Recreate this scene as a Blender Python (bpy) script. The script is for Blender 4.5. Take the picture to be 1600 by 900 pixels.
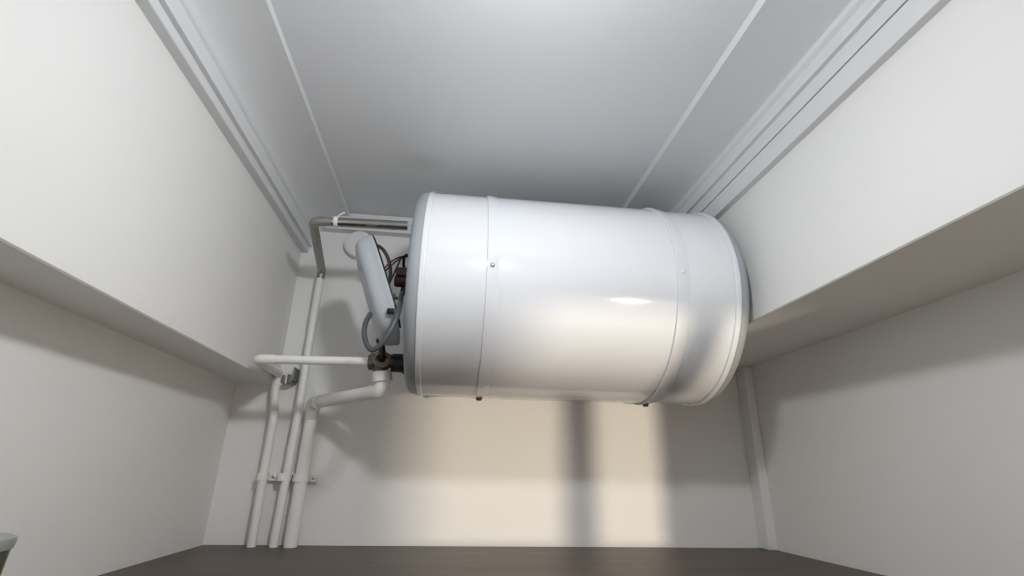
import bpy, bmesh, math, random
from mathutils import Vector, Matrix

random.seed(4)
for o in list(bpy.data.objects):
    bpy.data.objects.remove(o)
SC = bpy.context.scene
COL = SC.collection

# ------------------------------------------------------------------ scale
# lengths below are in units of the distance eye -> back wall (K metres);
# the eye is EYE metres above the floor of the room
K, EYE = 1.3, 1.9


def W(x, y, z):
    return Vector((x * K, y * K, z * K + EYE))


# ------------------------------------------------------------------ camera
F_PX, YAW, PITCH, ROLL = 788.76, 0.1124, 0.3544, 0.0209
_fw = Vector((math.sin(YAW) * math.cos(PITCH), math.cos(YAW) * math.cos(PITCH), math.sin(PITCH)))
_r0 = Vector((math.cos(YAW), -math.sin(YAW), 0))
_u0 = _r0.cross(_fw)
_rt = math.cos(ROLL) * _r0 + math.sin(ROLL) * _u0
_up = -math.sin(ROLL) * _r0 + math.cos(ROLL) * _u0
cam_data = bpy.data.cameras.new('camera')
cam = bpy.data.objects.new('camera', cam_data)
COL.objects.link(cam)
cam_data.sensor_fit = 'HORIZONTAL'
cam_data.sensor_width = 36
cam_data.lens = 36 * F_PX / 1600
cam_data.clip_start = 0.02
M = Matrix((_rt, _up, -_fw)).transposed().to_4x4()
M.translation = W(0, 0, 0)
cam.matrix_world = M
SC.camera = cam

# ------------------------------------------------------------------ world, lamps' strength, exposure
world = bpy.data.worlds.new('world')
SC.world = world
world.use_nodes = True
world.node_tree.nodes['Background'].inputs[0].default_value = (1, .97, .92, 1)
world.node_tree.nodes['Background'].inputs[1].default_value = 0.05
SC.view_settings.view_transform = 'Standard'
SC.view_settings.look = 'None'
SC.view_settings.gamma = 1
SC.view_settings.exposure = 0.0
MAIN_LAMP = (.070, .19, .397)        # ceiling lamp, just above the frame
MAIN_COLOR, MAIN_STRENGTH = (.95, .98, 1.0), 252
MAIN_AIM = (-.15, .80, -.76)
HALL_LAMP = (.77, -.85, -.120)      # warm lamp in the hall behind the photographer
HALL_COLOR, HALL_STRENGTH = (1.0, .87, .68), 3200


def at(px, py, y):
    """the point at depth y (D units) that was measured at a pixel of the photograph"""
    r = _fw + _rt * (px - 800) / F_PX + _up * (450 - py) / F_PX
    return Vector(r * (y / r.y))


# ------------------------------------------------------------------ materials
def mat(name, color, rough=.5, metal=0, coat=0, bump=0, bscale=40, var=0, vscale=3, emit=None, estr=0, spec=.5):
    m = bpy.data.materials.new(name)
    m.use_nodes = True
    nt = m.node_tree
    b = nt.nodes['Principled BSDF']
    b.inputs['Base Color'].default_value = (*color, 1)
    b.inputs['Roughness'].default_value = rough
    b.inputs['Metallic'].default_value = metal
    b.inputs['Coat Weight'].default_value = coat
    b.inputs['Specular IOR Level'].default_value = spec
    tc = nt.nodes.new('ShaderNodeTexCoord')
    if var:
        n = nt.nodes.new('ShaderNodeTexNoise')
        n.inputs['Scale'].default_value = vscale
        n.inputs['Detail'].default_value = 4
        nt.links.new(tc.outputs['Object'], n.inputs['Vector'])
        mx = nt.nodes.new('ShaderNodeMixRGB')
        mx.inputs[1].default_value = (*[c * (1 - var) for c in color], 1)
        mx.inputs[2].default_value = (*[min(1, c * (1 + var)) for c in color], 1)
        nt.links.new(n.outputs['Fac'], mx.inputs[0])
        nt.links.new(mx.outputs[0], b.inputs['Base Color'])
    if bump:
        n2 = nt.nodes.new('ShaderNodeTexNoise')
        n2.inputs['Scale'].default_value = bscale
        n2.inputs['Detail'].default_value = 3
        nt.links.new(tc.outputs['Object'], n2.inputs['Vector'])
        bp = nt.nodes.new('ShaderNodeBump')
        bp.inputs['Strength'].default_value = bump
        bp.inputs['Distance'].default_value = .004
        nt.links.new(n2.outputs['Fac'], bp.inputs['Height'])
        nt.links.new(bp.outputs['Normal'], b.inputs['Normal'])
    if emit:
        b.inputs['Emission Color'].default_value = (*emit, 1)
        b.inputs['Emission Strength'].default_value = estr
    return m


HALLW = mat('hall_paint', (.62, .58, .53), .7)
WALL = mat('wall_paint', (.875, .867, .85), .6, bump=.12, bscale=14, var=.012, vscale=4, spec=.3)
CEIL = mat('ceiling_paint', (.80, .815, .84), .7, bump=.1, bscale=12, var=.012, vscale=5, spec=.3)
MOULD = mat('moulding_paint', (.775, .785, .80), .55, bump=.05, bscale=25, spec=.35)
ENAMEL = mat('white_enamel', (.75, .765, .80), .10, coat=.15, bump=.02, bscale=6)
CAPGREY = mat('pale_grey_plastic', (.34, .365, .39), .42, spec=.4)
COVERGREY = mat('cover_plastic', (.46, .485, .52), .4, spec=.4)
PVC = mat('white_pvc', (.90, .89, .87), .35, bump=.03, bscale=30, var=.02, vscale=20)
STEEL = mat('brushed_steel', (.46, .44, .41), .09, metal=1, bump=.05, bscale=60)
DULL = mat('dull_zinc', (.36, .345, .32), .42, metal=.7, bump=.06, bscale=60)
DULLDARK = mat('dark_zinc', (.22, .215, .205), .45, metal=.5)
BRASS = mat('dark_bronze', (.15, .125, .105), .38, metal=.75, bump=.1, bscale=90)
BLACK = mat('black_plastic', (.012, .012, .014), .5)
CABLE = mat('grey_cable', (.065, .072, .086), .42)
RED = mat('red_wire', (.18, .012, .018), .45)
MAROON = mat('maroon_plastic', (.07, .022, .026), .5)
BOLT = mat('dark_bolt', (.10, .085, .07), .4, metal=.7)
SCREWM = mat('zinc_screw', (.6, .6, .6), .3, metal=1)
TAPE = mat('white_tape', (.82, .82, .80), .6)
JARM = mat('olive_glass', (.075, .085, .05), .25, var=.25, vscale=30)
LIDM = mat('frosted_lid', (.33, .355, .335), .35)
LAMPW = mat('lamp_white', (.8, .8, .8), .5)
BULB = mat('lit_bulb', (1, 1, 1), .5, emit=MAIN_COLOR, estr=MAIN_STRENGTH)
WARM = mat('lit_warm_bulb', (1, 1, 1), .5, emit=HALL_COLOR, estr=HALL_STRENGTH)

# smudge on the ceiling, a stain with its own shape
nt = CEIL.node_tree
_b = nt.nodes['Principled BSDF']
_src = _b.inputs['Base Color'].links[0].from_socket
_tc = nt.nodes.new('ShaderNodeTexCoord')
_sp = nt.nodes.new('ShaderNodeMapping')
_sp.vector_type = 'POINT'
_st = at(660, 253, 1)
_st = _st * (.511 / _st.z)
_sw = W(*_st)
_sp.inputs['Location'].default_value = (-_sw.x / .07, -_sw.y / .045, -_sw.z / .07)
_sp.inputs['Scale'].default_value = (1 / .07, 1 / .045, 1 / .07)
_ge = nt.nodes.new('ShaderNodeNewGeometry')
nt.links.new(_ge.outputs['Position'], _sp.inputs['Vector'])
_gr = nt.nodes.new('ShaderNodeTexGradient')
_gr.gradient_type = 'SPHERICAL'
nt.links.new(_sp.outputs[0], _gr.inputs['Vector'])
_ml = nt.nodes.new('ShaderNodeMath')
_ml.operation = 'MULTIPLY'
_ml.inputs[1].default_value = .22
nt.links.new(_gr.outputs['Fac'], _ml.inputs[0])
_mx = nt.nodes.new('ShaderNodeMixRGB')
_mx.inputs[2].default_value = (.42, .38, .33, 1)
nt.links.new(_ml.outputs[0], _mx.inputs[0])
nt.links.new(_src, _mx.inputs[1])
nt.links.new(_mx.outputs[0], _b.inputs['Base Color'])


def wood(name, dark, light):
    m = mat(name, dark, .45, bump=.06, bscale=30)
    nt = m.node_tree
    b = nt.nodes['Principled BSDF']
    tc = nt.nodes.new('ShaderNodeTexCoord')
    mp = nt.nodes.new('ShaderNodeMapping')
    mp.inputs['Scale'].default_value = (1.6, 16, 16)
    nt.links.new(tc.outputs['Object'], mp.inputs['Vector'])
    n = nt.nodes.new('ShaderNodeTexNoise')
    n.inputs['Scale'].default_value = 2.2
    n.inputs['Detail'].default_value = 6
    n.inputs['Distortion'].default_value = .7
    nt.links.new(mp.outputs[0], n.inputs['Vector'])
    cr = nt.nodes.new('ShaderNodeValToRGB')
    cr.color_ramp.elements[0].position = .3
    cr.color_ramp.elements[0].color = (*dark, 1)
    cr.color_ramp.elements[1].position = .75
    cr.color_ramp.elements[1].color = (*light, 1)
    nt.links.new(n.outputs['Fac'], cr.inputs[0])
    nt.links.new(cr.outputs[0], b.inputs['Base Color'])
    return m


WOOD = wood('brown_wood', (.060, .042, .034), (.115, .075, .056))
FLOORM = wood('floor_wood', (.20, .15, .11), (.30, .22, .16))


# ------------------------------------------------------------------ mesh helpers
def link(name, bm, m, parent=None, smooth=False, angle=40, origin=None):
    """links a bmesh (world coordinates, metres) as ONE mesh object"""
    bmesh.ops.recalc_face_normals(bm, faces=bm.faces[:])
    me = bpy.data.meshes.new(name)
    pl = parent_loc(parent)
    org = origin if origin is not None else pl
    for v in bm.verts:
        v.co -= org
    if smooth:
        for f in bm.faces:
            f.smooth = True
        for e in bm.edges:
            if len(e.link_faces) == 2 and e.calc_face_angle(0) > math.radians(angle):
                e.smooth = False
    bm.to_mesh(me)
    bm.free()
    me.materials.append(m)
    o = bpy.data.objects.new(name, me)
    COL.objects.link(o)
    if parent:
        o.parent = parent
    o.location = org - pl
    return o


def parent_loc(p):
    v = Vector((0, 0, 0))
    while p is not None:
        v = v + p.location
        p = p.parent
    return v


def thing(name, label, cat, loc, group=None):
    o = bpy.data.objects.new(name, None)
    o.empty_display_size = .05
    COL.objects.link(o)
    o.location = loc
    tag(o, label, cat, group)
    return o


def tag(o, label, cat, group=None):
    o['label'] = label
    o['category'] = cat
    if group:
        o['group'] = group
    return o


def struct(name, bm, m, parent=None, smooth=False):
    o = link(name, bm, m, parent, smooth, 15)
    if parent is None:
        o['kind'] = 'structure'
    return o


def add_box(bm, lo, hi, bevel=0):
    r = bmesh.ops.create_cube(bm, size=1)
    for v in r['verts']:
        v.co = Vector([(lo[i] + hi[i]) / 2 + v.co[i] * (hi[i] - lo[i]) for i in range(3)])
    if bevel:
        es = list({e for v in r['verts'] for e in v.link_edges})
        bmesh.ops.bevel(bm, geom=es, offset=bevel, segments=2, affect='EDGES', profile=.5)


def box(lo, hi, bevel=0):
    bm = bmesh.new()
    add_box(bm, lo, hi, bevel)
    return bm


def extrude_y(profile, y0, y1):
    """prism: closed (x, z) outline in D units pushed along the depth"""
    bm = bmesh.new()
    a = [bm.verts.new(W(x, y0, z)) for x, z in profile]
    b = [bm.verts.new(W(x, y1, z)) for x, z in profile]
    n = len(a)
    for i in range(n):
        bm.faces.new((a[i], a[(i + 1) % n], b[(i + 1) % n], b[i]))
    bm.faces.new(a)
    bm.faces.new(b[::-1])
    return bm


def frame_of(d):
    d = d.normalized()
    u = d.orthogonal().normalized()
    return u, d.cross(u)


def add_lathe(bm, base, axis, prof, seg=48, capped=True):
    """prof: list of (distance along the axis, radius), metres"""
    axis = axis.normalized()
    if abs(axis.x) > .9:
        u = Vector((0, 0, 1)); u = (u - axis * u.dot(axis)).normalized()
    else:
        u = axis.orthogonal().normalized()
    v = axis.cross(u)
    rings = []
    for t, r in prof:
        c = base + axis * t
        if r <= 1e-6:
            rings.append([bm.verts.new(c)])
        else:
            rings.append([bm.verts.new(c + (u * math.cos(k * math.tau / seg) + v * math.sin(k * math.tau / seg)) * r)
                          for k in range(seg)])
    for A, B in zip(rings, rings[1:]):
        for k in range(seg):
            k2 = (k + 1) % seg
            if len(A) == 1 and len(B) == 1:
                continue
            if len(A) == 1:
                bm.faces.new((A[0], B[k], B[k2]))
            elif len(B) == 1:
                bm.faces.new((A[k], A[k2], B[0]))
            else:
                bm.faces.new((A[k], A[k2], B[k2], B[k]))
    if capped:
        for R in (rings[0], rings[-1]):
            if len(R) > 1:
                bm.faces.new(R)


def lathe(base, axis, prof, seg=48, capped=True):
    bm = bmesh.new()
    add_lathe(bm, base, axis, prof, seg, capped)
    return bm


def fillet(pts, r, n=7):
    """rounds the inner corners of a polyline"""
    out = [pts[0]]
    for i in range(1, len(pts) - 1):
        p = pts[i]
        a, b = (pts[i - 1] - p), (pts[i + 1] - p)
        la, lb = a.length, b.length
        a.normalize(); b.normalize()
        rr = r[i - 1] if isinstance(r, (list, tuple)) else r
        d = min(rr, la * .49, lb * .49)
        p0, p1 = p + a * d, p + b * d
        for k in range(n + 1):
            t = k / n
            out.append(p0 * (1 - t) ** 2 + p * 2 * t * (1 - t) + p1 * t * t)
    out.append(pts[-1])
    return out


def catmull(P, n=8):
    out = []
    Q = [P[0] * 2 - P[1]] + list(P) + [P[-1] * 2 - P[-2]]
    for i in range(1, len(Q) - 2):
        a, b, c, d = Q[i - 1:i + 3]
        for k in range(n):
            t = k / n
            out.append(.5 * ((2 * b) + (c - a) * t + (2 * a - 5 * b + 4 * c - d) * t * t + (3 * b - a - 3 * c + d) * t ** 3))
    out.append(P[-1])
    return out


def add_tube(bm, path, rad, seg=20, capped=True):
    u = None
    rings = []
    n = len(path)
    for i, p in enumerate(path):
        d = (path[min(i + 1, n - 1)] - path[max(i - 1, 0)]).normalized()
        if u is None:
            u, _ = frame_of(d)
        else:
            u = (u - d * u.dot(d)).normalized()
        v = d.cross(u)
        rr = rad[i] if isinstance(rad, (list, tuple)) else rad
        rings.append([bm.verts.new(p + (u * math.cos(k * math.tau / seg) + v * math.sin(k * math.tau / seg)) * rr)
                      for k in range(seg)])
    for A, B in zip(rings, rings[1:]):
        for k in range(seg):
            bm.faces.new((A[k], A[(k + 1) % seg], B[(k + 1) % seg], B[k]))
    if capped:
        bm.faces.new(rings[0])
        bm.faces.new(rings[-1])


def tube(path, rad, seg=20, capped=True):
    bm = bmesh.new()
    add_tube(bm, path, rad, seg, capped)
    return bm


# ------------------------------------------------------------------ the setting
A1, A2, B1, B2 = .3271, .4008, .4349, .6097     # beam faces and recessed walls, left and right
SL, SR = .1504, .2197                           # undersides of the beams
CZ, SHZ = .511, -.1203                          # ceiling, top of the shelf
FZ = -EYE / K                                   # floor of the room
YF = -.03                                       # front of the room
TH = .09

struct('wall_back', box(W(-A2 - TH, 1, FZ), W(B2 + TH, 1 + TH, CZ + TH)), WALL)
struct('ceiling', box(W(-A2 - TH, -1.7, CZ), W(1.35, 1, CZ + TH)), CEIL)
struct('floor', box(W(-A2 - TH, -1.7, FZ - TH), W(1.35, 1, FZ)), FLOORM)
struct('wall_left', extrude_y([(-A2 - TH, FZ), (-A2, FZ), (-A2, SL), (-A1 - .0015, SL), (-A1, SL + .0015), (-A1, CZ), (-A2 - TH, CZ)], YF, 1), WALL)
struct('wall_right', extrude_y([(B2 + TH, FZ), (B2, FZ), (B2, SR), (B1 + .0015, SR), (B1, SR + .0015), (B1, CZ), (B2 + TH, CZ)], YF, 1), WALL)

# wall behind the photographer, its hall opening shaped to limit the warm light
bm = bmesh.new()
add_box(bm, W(-A2 - TH, YF - .05, FZ), W(.30, YF, CZ))
add_box(bm, W(.30, YF - .05, .066), W(B2 + TH, YF, CZ))
struct('wall_front', bm, WALL)
struct('shadow_post', box(W(.540, YF - .05, FZ), W(.554, YF, .066)), WALL)  # unseen post added to cast the dark stripe between the warm bands
# the hall
struct('wall_hall_left', box(W(-A2 - TH, -1.7, FZ), W(-A2, YF - .05, CZ)), HALLW)
struct('hall_light_blocker', box(W(-A2, -.50, FZ), W(.590, -.45, CZ)), HALLW)  # unseen slab added to block the hall lamp and soften its left edge
struct('wall_hall_right', box(W(1.25, -1.7, FZ), W(1.35, YF - .05, CZ)), HALLW)
struct('wall_hall_back', box(W(-A2, -1.7, FZ), W(1.25, -1.6, CZ)), HALLW)
struct('wall_hall_front', box(W(B2 + TH, YF - .05, FZ), W(1.35, YF, CZ)), HALLW)


def ell(cx, cz, rx, rz, t0, t1, n=12):
    return [(cx + rx * math.cos(t0 + (t1 - t0) * k / n), cz + rz * math.sin(t0 + (t1 - t0) * k / n)) for k in range(n + 1)]


# ceiling coves: profile from the wall foot up to the ceiling
PI = math.pi
left = [(-A1, CZ), (-A1, .4226), (-.3145, .4226), (-.3135, .4236), (-.3135, .4355), (-.3070, .4355)]
left += ell(-.3070 + .004, .4445, .006, .0085, PI * 1.25, PI, 4) + [(-.3075, .4575), (-.3045, .4605), (-.3035, .4640), (-.3060, .4665)]
left += ell(-.2490, .4665, .0560, .0345, PI, PI / 2, 14)
left += [(-.2395, .5010), (-.2370, .5010), (-.2368, CZ)]
struct('trim_1', extrude_y(left, YF, 1), MOULD, smooth=True)
right = [(B1, CZ), (B1, .4445), (.4192, .4445), (.4188, .4455), (.4155, .4610), (.4100, .4615)]
right += [(.4105, .4680), (.4085, .4765), (.4040, .4805), (.4035, .4815), (.4035, .4880), (.4060, .4882)]
right += ell(.3330, .4882, .0728, .0118, 0, PI / 2, 14)
right += [(.3215, .4985), (.3190, .4985), (.3185, CZ)]
struct('trim_2', extrude_y(right, YF, 1), MOULD, smooth=True)
struct('trim_3', extrude_y([(B1, .4180), (.4250, .4180), (.4244, .4186), (.4205, .4432), (.4240, .4436), (.4240, .4445), (B1, .4445)], YF, 1), MOULD)
# short cornice along the back wall between the two coves
bm = bmesh.new()
pr = [(1, CZ), (1, .4735), (.9805, .4735), (.9800, .4742), (.9795, .490), (.9770, .492), (.9760, .506), (.9800, .5065), (.9800, CZ)]
xa0, xa1, xb0, xb1 = -.306, -.246, .405, .330


def back_x(y, x_wall, x_in):
    return x_wall + (x_in - x_wall) * min(1, max(0, (1 - y) / .0205))


a = [bm.verts.new(W(back_x(y, -.297, -.281), y, z)) for y, z in pr]
b = [bm.verts.new(W(back_x(y, .40, .385), y, z)) for y, z in pr]
n = len(a)
for i in range(n):
    bm.faces.new((a[i], a[(i + 1) % n], b[(i + 1) % n], b[i]))
bm.faces.new(a); bm.faces.new(b[::-1])
struct('trim_4', bm, MOULD)
# boxing in the right back corner
bm = bmesh.new()
add_box(bm, W(.5915, .9665, SHZ), W(B2, 1, SR), .002)
struct('trim_5', bm, WALL)

# ------------------------------------------------------------------ the shelf
sh = thing('shelf', 'dark brown wooden shelf top running along the foot of the white walls', 'shelf', W(.1, .65, SHZ - .03))
b0 = box(W(-A2, .30, SHZ - .030), W(B2, 1, SHZ), .0015)
link('board', b0, WOOD, sh)

# ------------------------------------------------------------------ water heater
HY, HZ, HR = .792, .2765, .1648
X = Vector((1, 0, 0))
HEAD = W(-.0536, HY, HZ)
heater = thing('water_heater', 'glossy white horizontal cylinder water heater hung across the corner under the ceiling',
               'water heater', W(.17, HY, HZ - HR))
r = HR * K
x0, x1 = -.0536, .3994
s0, s1 = .0362, .3042


def hx(x):
    return (x - x0) * K


body = [(hx(x0 + .004), r - .0024), (hx(s0), r - .0024), (hx(s0) + .0005, r - .002), (hx(s1), r - .0020), (hx(s1) + .0005, r - .0035), (hx(x1 - .004), r - .0035)]
link('body', lathe(HEAD, X, body, 160), ENAMEL, heater, smooth=True, angle=8)


def ringprof(xa, xb, rin, rout, rnd):
    pr = [(hx(xa), rin)]
    for k in range(5):
        t = k / 4 * PI / 2
        pr.append((hx(xa) + rnd - rnd * math.cos(t), rout - rnd + rnd * math.sin(t)))
    for k in range(5):
        t = PI / 2 - k / 4 * PI / 2
        pr.append((hx(xb) - rnd + rnd * math.cos(t), rout - rnd + rnd * math.sin(t)))
    pr.append((hx(xb), rin))
    return pr


for xa, xb in ((x0, x0 + .0085), (x1 - .0085, x1)):
    link('rim', lathe(HEAD, X, ringprof(xa, xb, r - .02, r + .0002, .0025), 128, False), ENAMEL, heater, smooth=True)
for i, (xs, wd, rt) in enumerate(((s0, .0170, .0014), (s1, .0190, .0022))):
    # clamping strap: a hard left edge, the right edge dying into the shell
    pr = [(hx(xs), r - .012), (hx(xs), r + rt - .0008), (hx(xs) + .0008, r + rt), (hx(xs + wd * .5), r + rt * .45), (hx(xs + wd), r - .0016), (hx(xs + wd), r - .012)]
    st = link('strap', lathe(HEAD, X, pr, 128, False), ENAMEL, heater, smooth=True, angle=8)
    # rivet facing the room and bolt below
    q = at(*((774, 407), (1067, 421))[i], 1)
    xr = xs + wd * .45
    ang = math.radians((-4, -1)[i])
    nrm = Vector((0, -math.cos(ang), math.sin(ang)))
    c = W(xr, HY, HZ) + nrm * (r + rt * .6)
    link('rivet', lathe(c - nrm * .003, nrm, [(0, .0042), (.0042, .0042), (.0052, .0030), (.0056, 0)], 20), SCREWM if i == 0 else ENAMEL, st, smooth=True)
    link('rivet_washer', lathe(c - nrm * .003, nrm, [(0, .0060), (.0033, .0060), (.0036, .0050)], 20), ENAMEL, st, smooth=True)
    ang = math.radians((272, 272)[i])
    nrm = Vector((0, math.cos(ang), math.sin(ang)))
    c = W(xr - .002, HY, HZ) + nrm * (r - .001)
    bmb = lathe(c, nrm, [(0, .0068), (.003, .0068)], 20)
    add_lathe(bmb, c + nrm * .003, nrm, [(0, .0058), (.0030, .0058), (.0040, .0042)], 6)
    link('bolt', bmb, BOLT, st)
    # wall bracket behind the strap
    bmk = bmesh.new()
    add_box(bmk, W(xs + .002, HY + HR - .006, HZ - .05), W(xs + wd - .002, .998, HZ - .035))
    add_box(bmk, W(xs + .002, HY + HR - .006, HZ + .035), W(xs + wd - .002, .998, HZ + .05))
    add_box(bmk, W(xs + .001, .996, HZ - .07), W(xs + wd - .001, 1, HZ + .07))
    link('wall_bracket', bmk, SCREWM, heater)

# end caps, rounded
cl = [(hx(x0) + .002, r * .985)]
for k in range(9):
    t = k / 8 * PI / 2
    cl.append((hx(x0) - .0045 - .018 * math.sin(t), r * .985 - .018 + .018 * math.cos(t)))
cl.append((hx(x0) - .0235, r * .5))
cl.append((hx(x0) - .0235, 0))
link('end_cap', lathe(HEAD, X, cl, 128), CAPGREY, heater, smooth=True)['label'] = 'pale grey end cap with pipe and cable connections'
cr = [(hx(x1) - .002, r * .985)]
for k in range(9):
    t = k / 8 * PI / 2
    cr.append((hx(x1) + .004 + .022 * math.sin(t), r * .985 - .026 + .026 * math.cos(t)))
cr.append((hx(x1) + .027, r * .4))
cr.append((hx(x1) + .027, 0))
link('end_cap', lathe(HEAD, X, cr, 128), CAPGREY, heater, smooth=True)['label'] = 'pale grey end cap beside the right beam'
FACE = x0 - .0235 / K            # left face of the heater

# fittings on the left face
PS = at(560, 350, .7742)         # steel pipe axis
PW = at(540, 563, .8112)         # white pipe axis
c = W(FACE, HY, PS.z)
link('pipe_socket', lathe(W(FACE - .008, .7742, at(636, 353, .7742).z), X, [(0, .0150), (.012, .0150), (.013, .0120)], 24), BLACK, heater, smooth=True)['label'] = 'black pipe socket high on the end cap'
zs = at(616, 567, .811).z
link('pipe_socket', lathe(W(FACE - .026, .811, zs), X, [(0, .0185), (.022, .0195), (.023, .0225), (.038, .0225)], 28), BLACK, heater, smooth=True)['label'] = 'thick black pipe socket low on the end cap'
tm = at(624, 432, .745)
bmt = bmesh.new()
tx = at(618, 432, .745).x
add_box(bmt, W(tx + .001, .735, tm.z - .002), W(FACE + .001, .755, tm.z + .012), .002)
add_lathe(bmt, W(tx - .0005, .745, tm.z - .008), X, [(0, .010), (.004, .0118), ((FACE - tx) * K + .001, .0118)], 20)
link('terminal_block', bmt, MAROON, heater)['label'] = 'dark red terminal block'

# ------------------------------------------------------------------ pipes
RS, RL = .0073 * K, .0110 * K
YP = .9755
# 1: steel tube from the top of the end cap, then white pipe down the wall
e0 = at(637, 353, .7742); e1 = at(489, 345, .7742)
e2 = at(503, 424, YP)
e3 = at(467, 640, YP); e4 = at(427, 855, YP)
e4 = Vector((e4.x, YP, SHZ))
steel = thing('water_pipe', 'shiny steel pipe under the ceiling that becomes the middle white pipe down the wall', 'pipe', W(e4.x, YP, SHZ), 'water pipes in the left back corner')
p0, p1 = W(*e0), W(*e1)
mid = p0.lerp(p1, .80)
link('steel_tube', tube([p0, mid], .0088 * 1.16, 24), STEEL, steel, smooth=True)['label'] = 'shiny steel tube'
wall_top = W(*e2)
low = W(e2.x - .001, YP, e2.z - .016)
path = fillet([mid, p1, wall_top, low], [.045, .018], 9)
link('bent_tube', tube(path, .0100, 24), DULL, steel, smooth=True)['label'] = 'dull grey bent tube'
path = fillet([low, W(*e3), W(*e4)], .05)
link('wall_tube', tube(path, RS, 24), PVC, steel, smooth=True)['label'] = 'white painted tube down the wall'
tp = p0.lerp(p1, .755)
tdir = (p1 - p0).normalized()
bmt = lathe(tp - tdir * .004, tdir, [(0, .0108), (.001, .0113), (.008, .0113), (.009, .0108)], 24)
add_tube(bmt, [tp + Vector((.002, -.008, .007)), tp + Vector((.008, -.010, .014)), tp + Vector((.017, -.010, .019))], .0016, 8)
link('tape', bmt, TAPE, steel, smooth=True)['label'] = 'white tape wound round the tube'

# 2: white pipe from the valve, left and back to the wall, then down
v0 = at(579, 565, .8112); v1 = at(401, 561, .8165)
v2 = at(437, 584, YP); v2b = Vector((v2.x - .0005, YP, v2.z))
v3 = at(428, 650, YP); v4 = at(392, 855, YP); v4 = Vector((v4.x, YP, SHZ))
white = thing('water_pipe', 'thin white pipe level from the valve, then leftmost of three down the wall', 'pipe', W(v4.x, YP, SHZ), 'water pipes in the left back corner')
q0, q1, q2 = W(*v0), W(*v1), W(*v2)
ea = q1.lerp(q0, .16); eb = q1.lerp(q2, .45)
link('level_tube', tube([q0, ea], RS * .93, 24), PVC, white, smooth=True)
link('elbow', tube(fillet([ea, q1, eb], .04, 9), RS * 1.06, 24), PVC, white, smooth=True)
ec = W(v2.x - .003, YP, v2.z - .028)
link('elbow', tube(fillet([eb, q2, ec], [.022], 8), RS * 1.05, 24), PVC, white, smooth=True)
link('wall_tube', tube([ec, W(*v3), W(*v4)], RS, 24), PVC, white, smooth=True)

# 3: wide white pipe from the bottom of the valve
w0 = at(597, 583, .8112); w1 = at(597, 611, .8112)
w2 = at(490, 629, .955); w3 = at(487, 652, YP); w4 = at(453, 855, YP); w4 = Vector((w4.x, YP, SHZ))
wide = thing('water_pipe', 'thick white pipe elbowed down below the valve and sloping back, rightmost pipe down the wall', 'pipe', W(w4.x, YP, SHZ), 'water pipes in the left back corner')
u0, u1, u2, u3, u4 = [W(*q) for q in (w0, w1, w2, w3, w4)]
ue = u1.lerp(u2, .16)
link('elbow', tube(fillet([u0.lerp(u1, .3), u1, ue], .018, 9), RL * 1.08, 24), PVC, wide, smooth=True)
link('coupling', lathe(u0 + Vector((0, 0, .004)), u1 - u0, [(0, RL * 1.22), (.003, RL * 1.4), (.022, RL * 1.4), (.024, RL * 1.25)], 28), PVC, wide, smooth=True)
uf = u1.lerp(u2, .93)
link('sloping_tube', tube([ue, uf], RL * 1.0, 24), PVC, wide, smooth=True)
link('elbow', tube(fillet([uf, u2, u3], .02, 8), RL * 1.1, 24), PVC, wide, smooth=True)
ud = (u2 - u1).normalized()
link('collar', lathe(uf - ud * .006, ud, [(0, RL * 1.0), (.001, RL * 1.16), (.005, RL * 1.16), (.006, RL * 1.0)], 28), PVC, wide, smooth=True)
link('wall_tube', tube([u3, u4], RL, 24), PVC, wide, smooth=True)

# ------------------------------------------------------------------ safety valve
vc = W(*at(596, 564, .806))
valve = thing('safety_valve', 'dark bronze safety valve with black lever between the end cap and white pipes', 'valve', vc)
bmv = lathe(vc - X * .016, X, [(0, .0155), (.004, .0165), (.028, .0165), (.034, .0140), (.040, .0140)], 28)
add_lathe(bmv, vc, Vector((0, 0, -1)), [(0, .015), (.022, .015)], 24)
link('valve_body', bmv, BRASS, valve, smooth=True)
yv = Vector((.12, -1, -.05)).normalized()
ringp = [(0, .0165), (.020, .0175), (.025, .0170), (.026, .0110), (.016, .0105), (.016, 0)]
link('outlet_ring', lathe(vc, yv, ringp, 32), BRASS, valve, smooth=True)
link('lever', tube([vc + yv * .014, vc + yv * .022 + Vector((.001, 0, .008)), vc + yv * .020 + Vector((-.002, 0, .024)), vc + yv * .012 + Vector((-.010, 0, .042))],
                   [.0075, .0075, .0070, .0062], 14), BLACK, valve, smooth=True)['label'] = 'black lever'
nb = W(*v0) - X * .004
bmn = lathe(nb, X, [(0, .0150), (.003, .0172), (.016, .0172), (.018, .0155)], 6)
link('nut', bmn, BRASS, valve)
link('nut_flange', lathe(nb + X * .017, X, [(0, .0165), (.005, .0165)], 24), BRASS, valve, smooth=True)

# ------------------------------------------------------------------ pipe clips
CLIPG = 'pipe clips on the white pipes'


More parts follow.
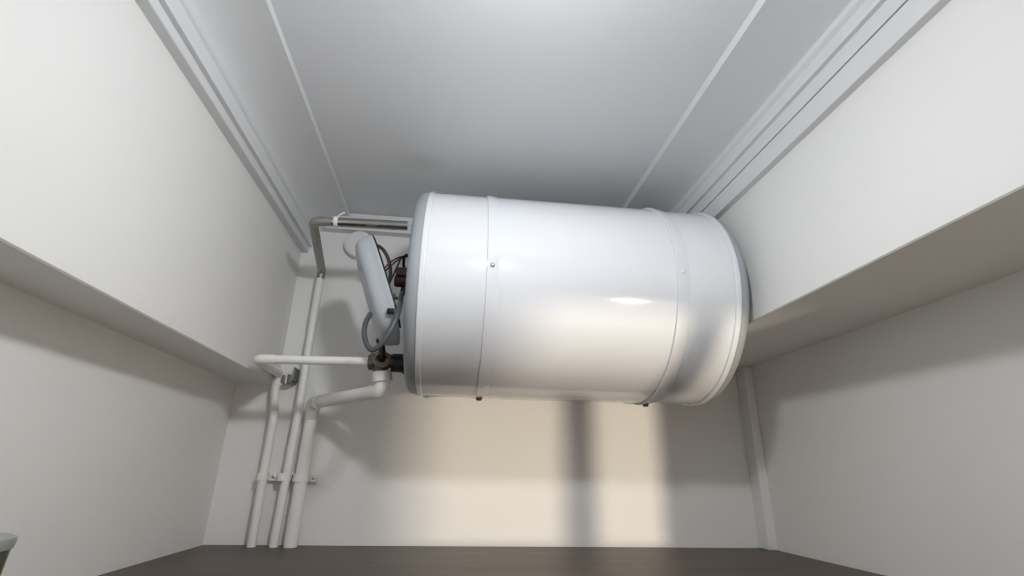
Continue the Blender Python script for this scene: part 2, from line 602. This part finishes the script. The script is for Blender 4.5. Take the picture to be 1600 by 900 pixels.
def clip(px, py, rad, label, screw_dark=False, ear=1):
    c = W(*at(px, py, YP))
    t = thing('pipe_clip', label, 'clip', Vector((c.x, K, c.z)), CLIPG)
    bm = bmesh.new()
    h = .008
    n = 14
    ro, ri = rad + .0026, rad + .0004
    for (ra) in (0,):
        rows = []
        for k in range(n + 1):
            a = math.radians(-25 - 130 * k / n) if False else math.radians(20 - 220 * k / n)
            d = Vector((math.cos(a), math.sin(a), 0))
            rows.append([bm.verts.new(c + d * rr + Vector((0, 0, zz))) for rr in (ri, ro) for zz in (-h, h)])
        for A, B in zip(rows, rows[1:]):
            for i, j in ((0, 1), (1, 3), (3, 2), (2, 0)):
                bm.faces.new((A[i], A[j], B[j], B[i]))
        bm.faces.new((rows[0][0], rows[0][1], rows[0][3], rows[0][2]))
        bm.faces.new((rows[-1][0], rows[-1][1], rows[-1][3], rows[-1][2]))
    link('saddle', bm, PVC, t, smooth=True)
    bm = bmesh.new()
    yb = K - (K - c.y - rad) if False else c.y + rad * .6
    add_box(bm, (c.x - rad - .001, yb, c.z - h), (c.x + rad + .001, K, c.z + h), .0008)
    x_e = c.x + ear * (rad + .0085)
    add_box(bm, (x_e - .0075, K - .014, c.z - h * 1.1), (x_e + .0075, K, c.z + h * 1.1), .0012)
    link('clip_base', bm, PVC, t)
    sc = Vector((x_e + ear * .001, K - .014, c.z + .001))
    link('screw', lathe(sc, Vector((0, -1, 0)), [(0, .0042), (.0018, .0040), (.003, .0022), (.0031, 0)], 14), BOLT if screw_dark else SCREWM, t, smooth=True)
    return t


clip(410, 745, RS, 'small white clip holding the leftmost white pipe to the wall halfway up')
clip(442, 745, RS, 'small white clip with a dark screw on the middle white pipe halfway up', True)
clip(470, 747, RL, 'small white clip holding the thick rightmost pipe to the wall halfway up')
t = clip(433, 596, RS, 'clip with dark bracket at the top of the leftmost white pipe below the elbow', True)
kx = W(*at(449, 588, .975))
bm = bmesh.new()
add_box(bm, (kx.x - .017, kx.y - .006, kx.z - .016), (kx.x - .004, kx.y + .004, kx.z + .002), .001)
add_box(bm, (kx.x + .002, kx.y - .006, kx.z - .016), (kx.x + .013, kx.y + .004, kx.z + .004), .001)
add_box(bm, (kx.x - .017, kx.y + .004, kx.z - .016), (kx.x + .013, K, kx.z - .006), .001)
add_box(bm, (kx.x + .013, kx.y - .006, kx.z - .010), (kx.x + .0165, K, kx.z + .022), .0006)
link('bracket', bm, DULLDARK, t)['label'] = 'dark metal bracket'
link('screw', lathe(Vector((kx.x - .001, kx.y - .002, kx.z - .006)), Vector((0, 0, 1)), [(-.012, .0026), (.012, .0026)], 12), TAPE, t)['label'] = 'pale upright screw'

# ------------------------------------------------------------------ electrical cover hanging open
T = W(*at(579, 381, .765)); Bt = W(*at(624, 530, .745))
cov = thing('electrical_cover', 'pale grey plastic terminal cover hanging open beside the left end cap of the heater', 'cover', (T + Bt) / 2)
e1v = (Bt - T).normalized()
Cc = (T + Bt) / 2
view = (Cc - W(0, 0, 0)).normalized()
e2v = (view - e1v * view.dot(e1v)).normalized()
e3v = e1v.cross(e2v).normalized()
if e3v.x > 0:
    e3v = -e3v
tilt = math.radians(7)
e2n = (e2v * math.cos(tilt) + e3v * math.sin(tilt)).normalized()      # shows a little of the rounded outside
e3n = (e3v * math.cos(tilt) - e2v * math.sin(tilt)).normalized()
la, lb, dp = (Bt - T).length / 2, .070, .036
bm = bmesh.new()
N = 64


def oval(k, s, d):
    a = k * math.tau / N
    ca, sa = math.cos(a), math.sin(a)
    ex = 2 / 3.4
    x = math.copysign(abs(ca) ** ex, ca) * (la - s)
    y = math.copysign(abs(sa) ** ex, sa) * (lb - s)
    return Cc + e1v * x + e2n * y + e3n * d


levels = [(.0035, .004), (.0035, -.001), (0, -.001), (0, .005), (.001, .006), (.002, dp * .45), (.006, dp * .75), (.013, dp * .93), (.024, dp)]
rings = [[bm.verts.new(oval(k, s, d)) for k in range(N)] for s, d in levels]
for A, B in zip(rings, rings[1:]):
    for k in range(N):
        bm.faces.new((A[k], A[(k + 1) % N], B[(k + 1) % N], B[k]))
bm.faces.new(rings[-1])
bm.faces.new(rings[0])
link('dish', bm, COVERGREY, cov, smooth=True, angle=50)
gp = [oval(k, .002, -.0028) for k in range(N)]
gp = gp[N * 3 // 8:N * 3 // 8 + N // 2 - 4] if False else gp
bm = bmesh.new()
path = [gp[(N // 2 + k) % N] for k in range(0, N // 2 - 3)]
add_tube(bm, path, .0018, 8)
link('gasket', bm, BLACK, cov, smooth=True)['label'] = 'black rubber edging'
gl = W(*at(615, 485, .695))
link('cable_gland', lathe(gl - e3n * -.006 - X * .0, -X, [(-.006, .0055), (.004, .0055), (.006, .0040)], 16), BLACK, cov, smooth=True)['label'] = 'black cable gland'

# ------------------------------------------------------------------ round cap on the back wall
kc = W(*at(561, 381, .985))
wc = thing('wall_cap', 'round white blank cap on the back wall behind the terminal cover', 'cap', Vector((kc.x, K, kc.z)))
link('disc', lathe(Vector((kc.x, K, kc.z)), Vector((0, -1, 0)), [(0, .0375), (.018, .0385), (.022, .0375), (.0245, .034), (.026, .026), (.0265, 0)], 48), WALL, wc, smooth=True)

# ------------------------------------------------------------------ cables and wires


def px_path(pts, n=8):
    return catmull([W(*at(*p)) for p in pts], n)


cab = thing('power_cable', 'thick grey power cable looped below the open terminal cover', 'cable', W(*at(583, 545, .70)))
link('loop', tube(px_path([(579, 490, .690), (571, 505, .680), (569, 522, .670), (573, 538, .664), (581, 547, .660), (591, 542, .658), (602, 529, .656), (612, 513, .656), (620, 495, .660), (625, 475, .672), (627, 463, .69), (633, 452, .735)]), .0046, 14), CABLE, cab, smooth=True)
cab2 = thing('power_cable', 'grey cable arched behind the red and black wires above the terminal block', 'cable', W(*at(600, 400, .80)))
link('arch', tube(px_path([(584, 396, .86), (587, 386, .865), (592, 385, .865), (600, 392, .86), (607, 406, .86), (610, 424, .86), (608, 440, .86), (603, 456, .86)]), .0042, 14), CABLE, cab2, smooth=True)
wr = thing('wire', 'thin red wire curving from the end cap to the open cover', 'wire', W(*at(610, 410, .74)))
link('strand', tube(px_path([(637, 400, .752), (624, 402, .745), (611, 409, .735), (602, 418, .730), (596, 428, .745)]), .0017, 10), RED, wr, smooth=True)
for lab, pts in (('thin black wire running close under the red wire to the cover', [(637, 400, .750), (624, 405, .742), (611, 415, .738), (597, 428, .745)]),
                 ('thin straight black wire falling steeply from the end cap to the cable', [(638, 401, .748), (628, 402, .745), (620, 418, .742), (608, 444, .745), (604, 452, .755)]),
                 ('short black wire dropping close along the end cap behind the terminal block', [(636, 398, .750), (631, 404, .757), (631, 422, .765), (630, 445, .760), (626, 460, .740), (623, 468, .735)])):
    w_ = thing('wire', lab, 'wire', W(*at(*pts[1])), 'black wires of the heater')
    link('strand', tube(px_path(pts), .0016 if 'short' not in lab else .003, 10), BLACK, w_, smooth=True)
cn = W(*at(623, 463, .70))
con = thing('cable_connector', 'small grey and black connector on the cable beside the end cap', 'connector', cn)
link('sleeve', lathe(cn - Vector((.002, 0, .004)), Vector((.35, .2, 1)), [(0, .0062), (.010, .0062), (.013, .0050)], 16), CAPGREY, con, smooth=True)
link('latch', box(cn + Vector((-.010, -.004, -.006)), cn + Vector((-.005, .004, .004)), .001), BLACK, con)['label'] = 'black latch'

# ------------------------------------------------------------------ jar at the left edge
jr = .045 * K
jc = W(-.3430, .42, SHZ)
jar = thing('jar', 'olive green glass jar with pale frosted lid on the shelf by the left wall', 'jar', jc)
hh = (.1203 - .0480) * K
Z = Vector((0, 0, 1))
link('glass', lathe(jc, Z, [(0, jr * .84), (.003, jr * .88), (hh * .90, jr * .965), (hh * .94, jr * .965)], 48), JARM, jar, smooth=True)
link('lid', lathe(jc, Z, [(hh * .89, jr * .985), (hh * .94, jr), (hh * .99, jr * .995), (hh, jr * .95), (hh * .985, jr * .90), (hh * .985, 0)], 48), LIDM, jar, smooth=True)

# ------------------------------------------------------------------ lamps (outside the frame)
lm = W(*MAIN_LAMP)
lamp = thing('ceiling_lamp', 'white ceiling lamp with lit bulb above the room', 'lamp', W(MAIN_LAMP[0], MAIN_LAMP[1], CZ))
link('ceiling_rose', lathe(W(MAIN_LAMP[0], MAIN_LAMP[1], CZ), -Z, [(0, .045), (.012, .045), (.018, .030)], 32), LAMPW, lamp, smooth=True)
link('stem', tube([W(MAIN_LAMP[0], MAIN_LAMP[1], CZ) - Z * .012, lm + Z * .03], .008, 12), LAMPW, lamp, smooth=True)
ln = Vector(MAIN_AIM).normalized()          # the head is tilted towards the heater
lu = Vector((1, 0, 0)); lu = (lu - ln * lu.dot(ln)).normalized(); lw = ln.cross(lu)
link('housing', lathe(lm - ln * .008, -ln, [(0, .030), (.004, .036), (.022, .032), (.045, .014)], 40), LAMPW, lamp, smooth=True)
bm = bmesh.new()
bmesh.ops.create_uvsphere(bm, u_segments=24, v_segments=14, radius=1)
for v in bm.verts:
    v.co = lm + lu * v.co.x * .036 + lw * v.co.y * .036 + ln * v.co.z * .010
link('bulb', bm, BULB, lamp, smooth=True)
hl = W(*HALL_LAMP)
lamp2 = thing('pendant_lamp', 'warm pendant lamp in the hall outside the room', 'lamp', W(HALL_LAMP[0], HALL_LAMP[1], CZ))
link('cord', tube([W(HALL_LAMP[0], HALL_LAMP[1], CZ), hl + Z * .02], .004, 10), LAMPW, lamp2, smooth=True)
bm = bmesh.new()
bmesh.ops.create_uvsphere(bm, u_segments=20, v_segments=12, radius=.027)
for v in bm.verts:
    v.co.z *= 1.4
    v.co += hl
link('bulb', bm, WARM, lamp2, smooth=True)
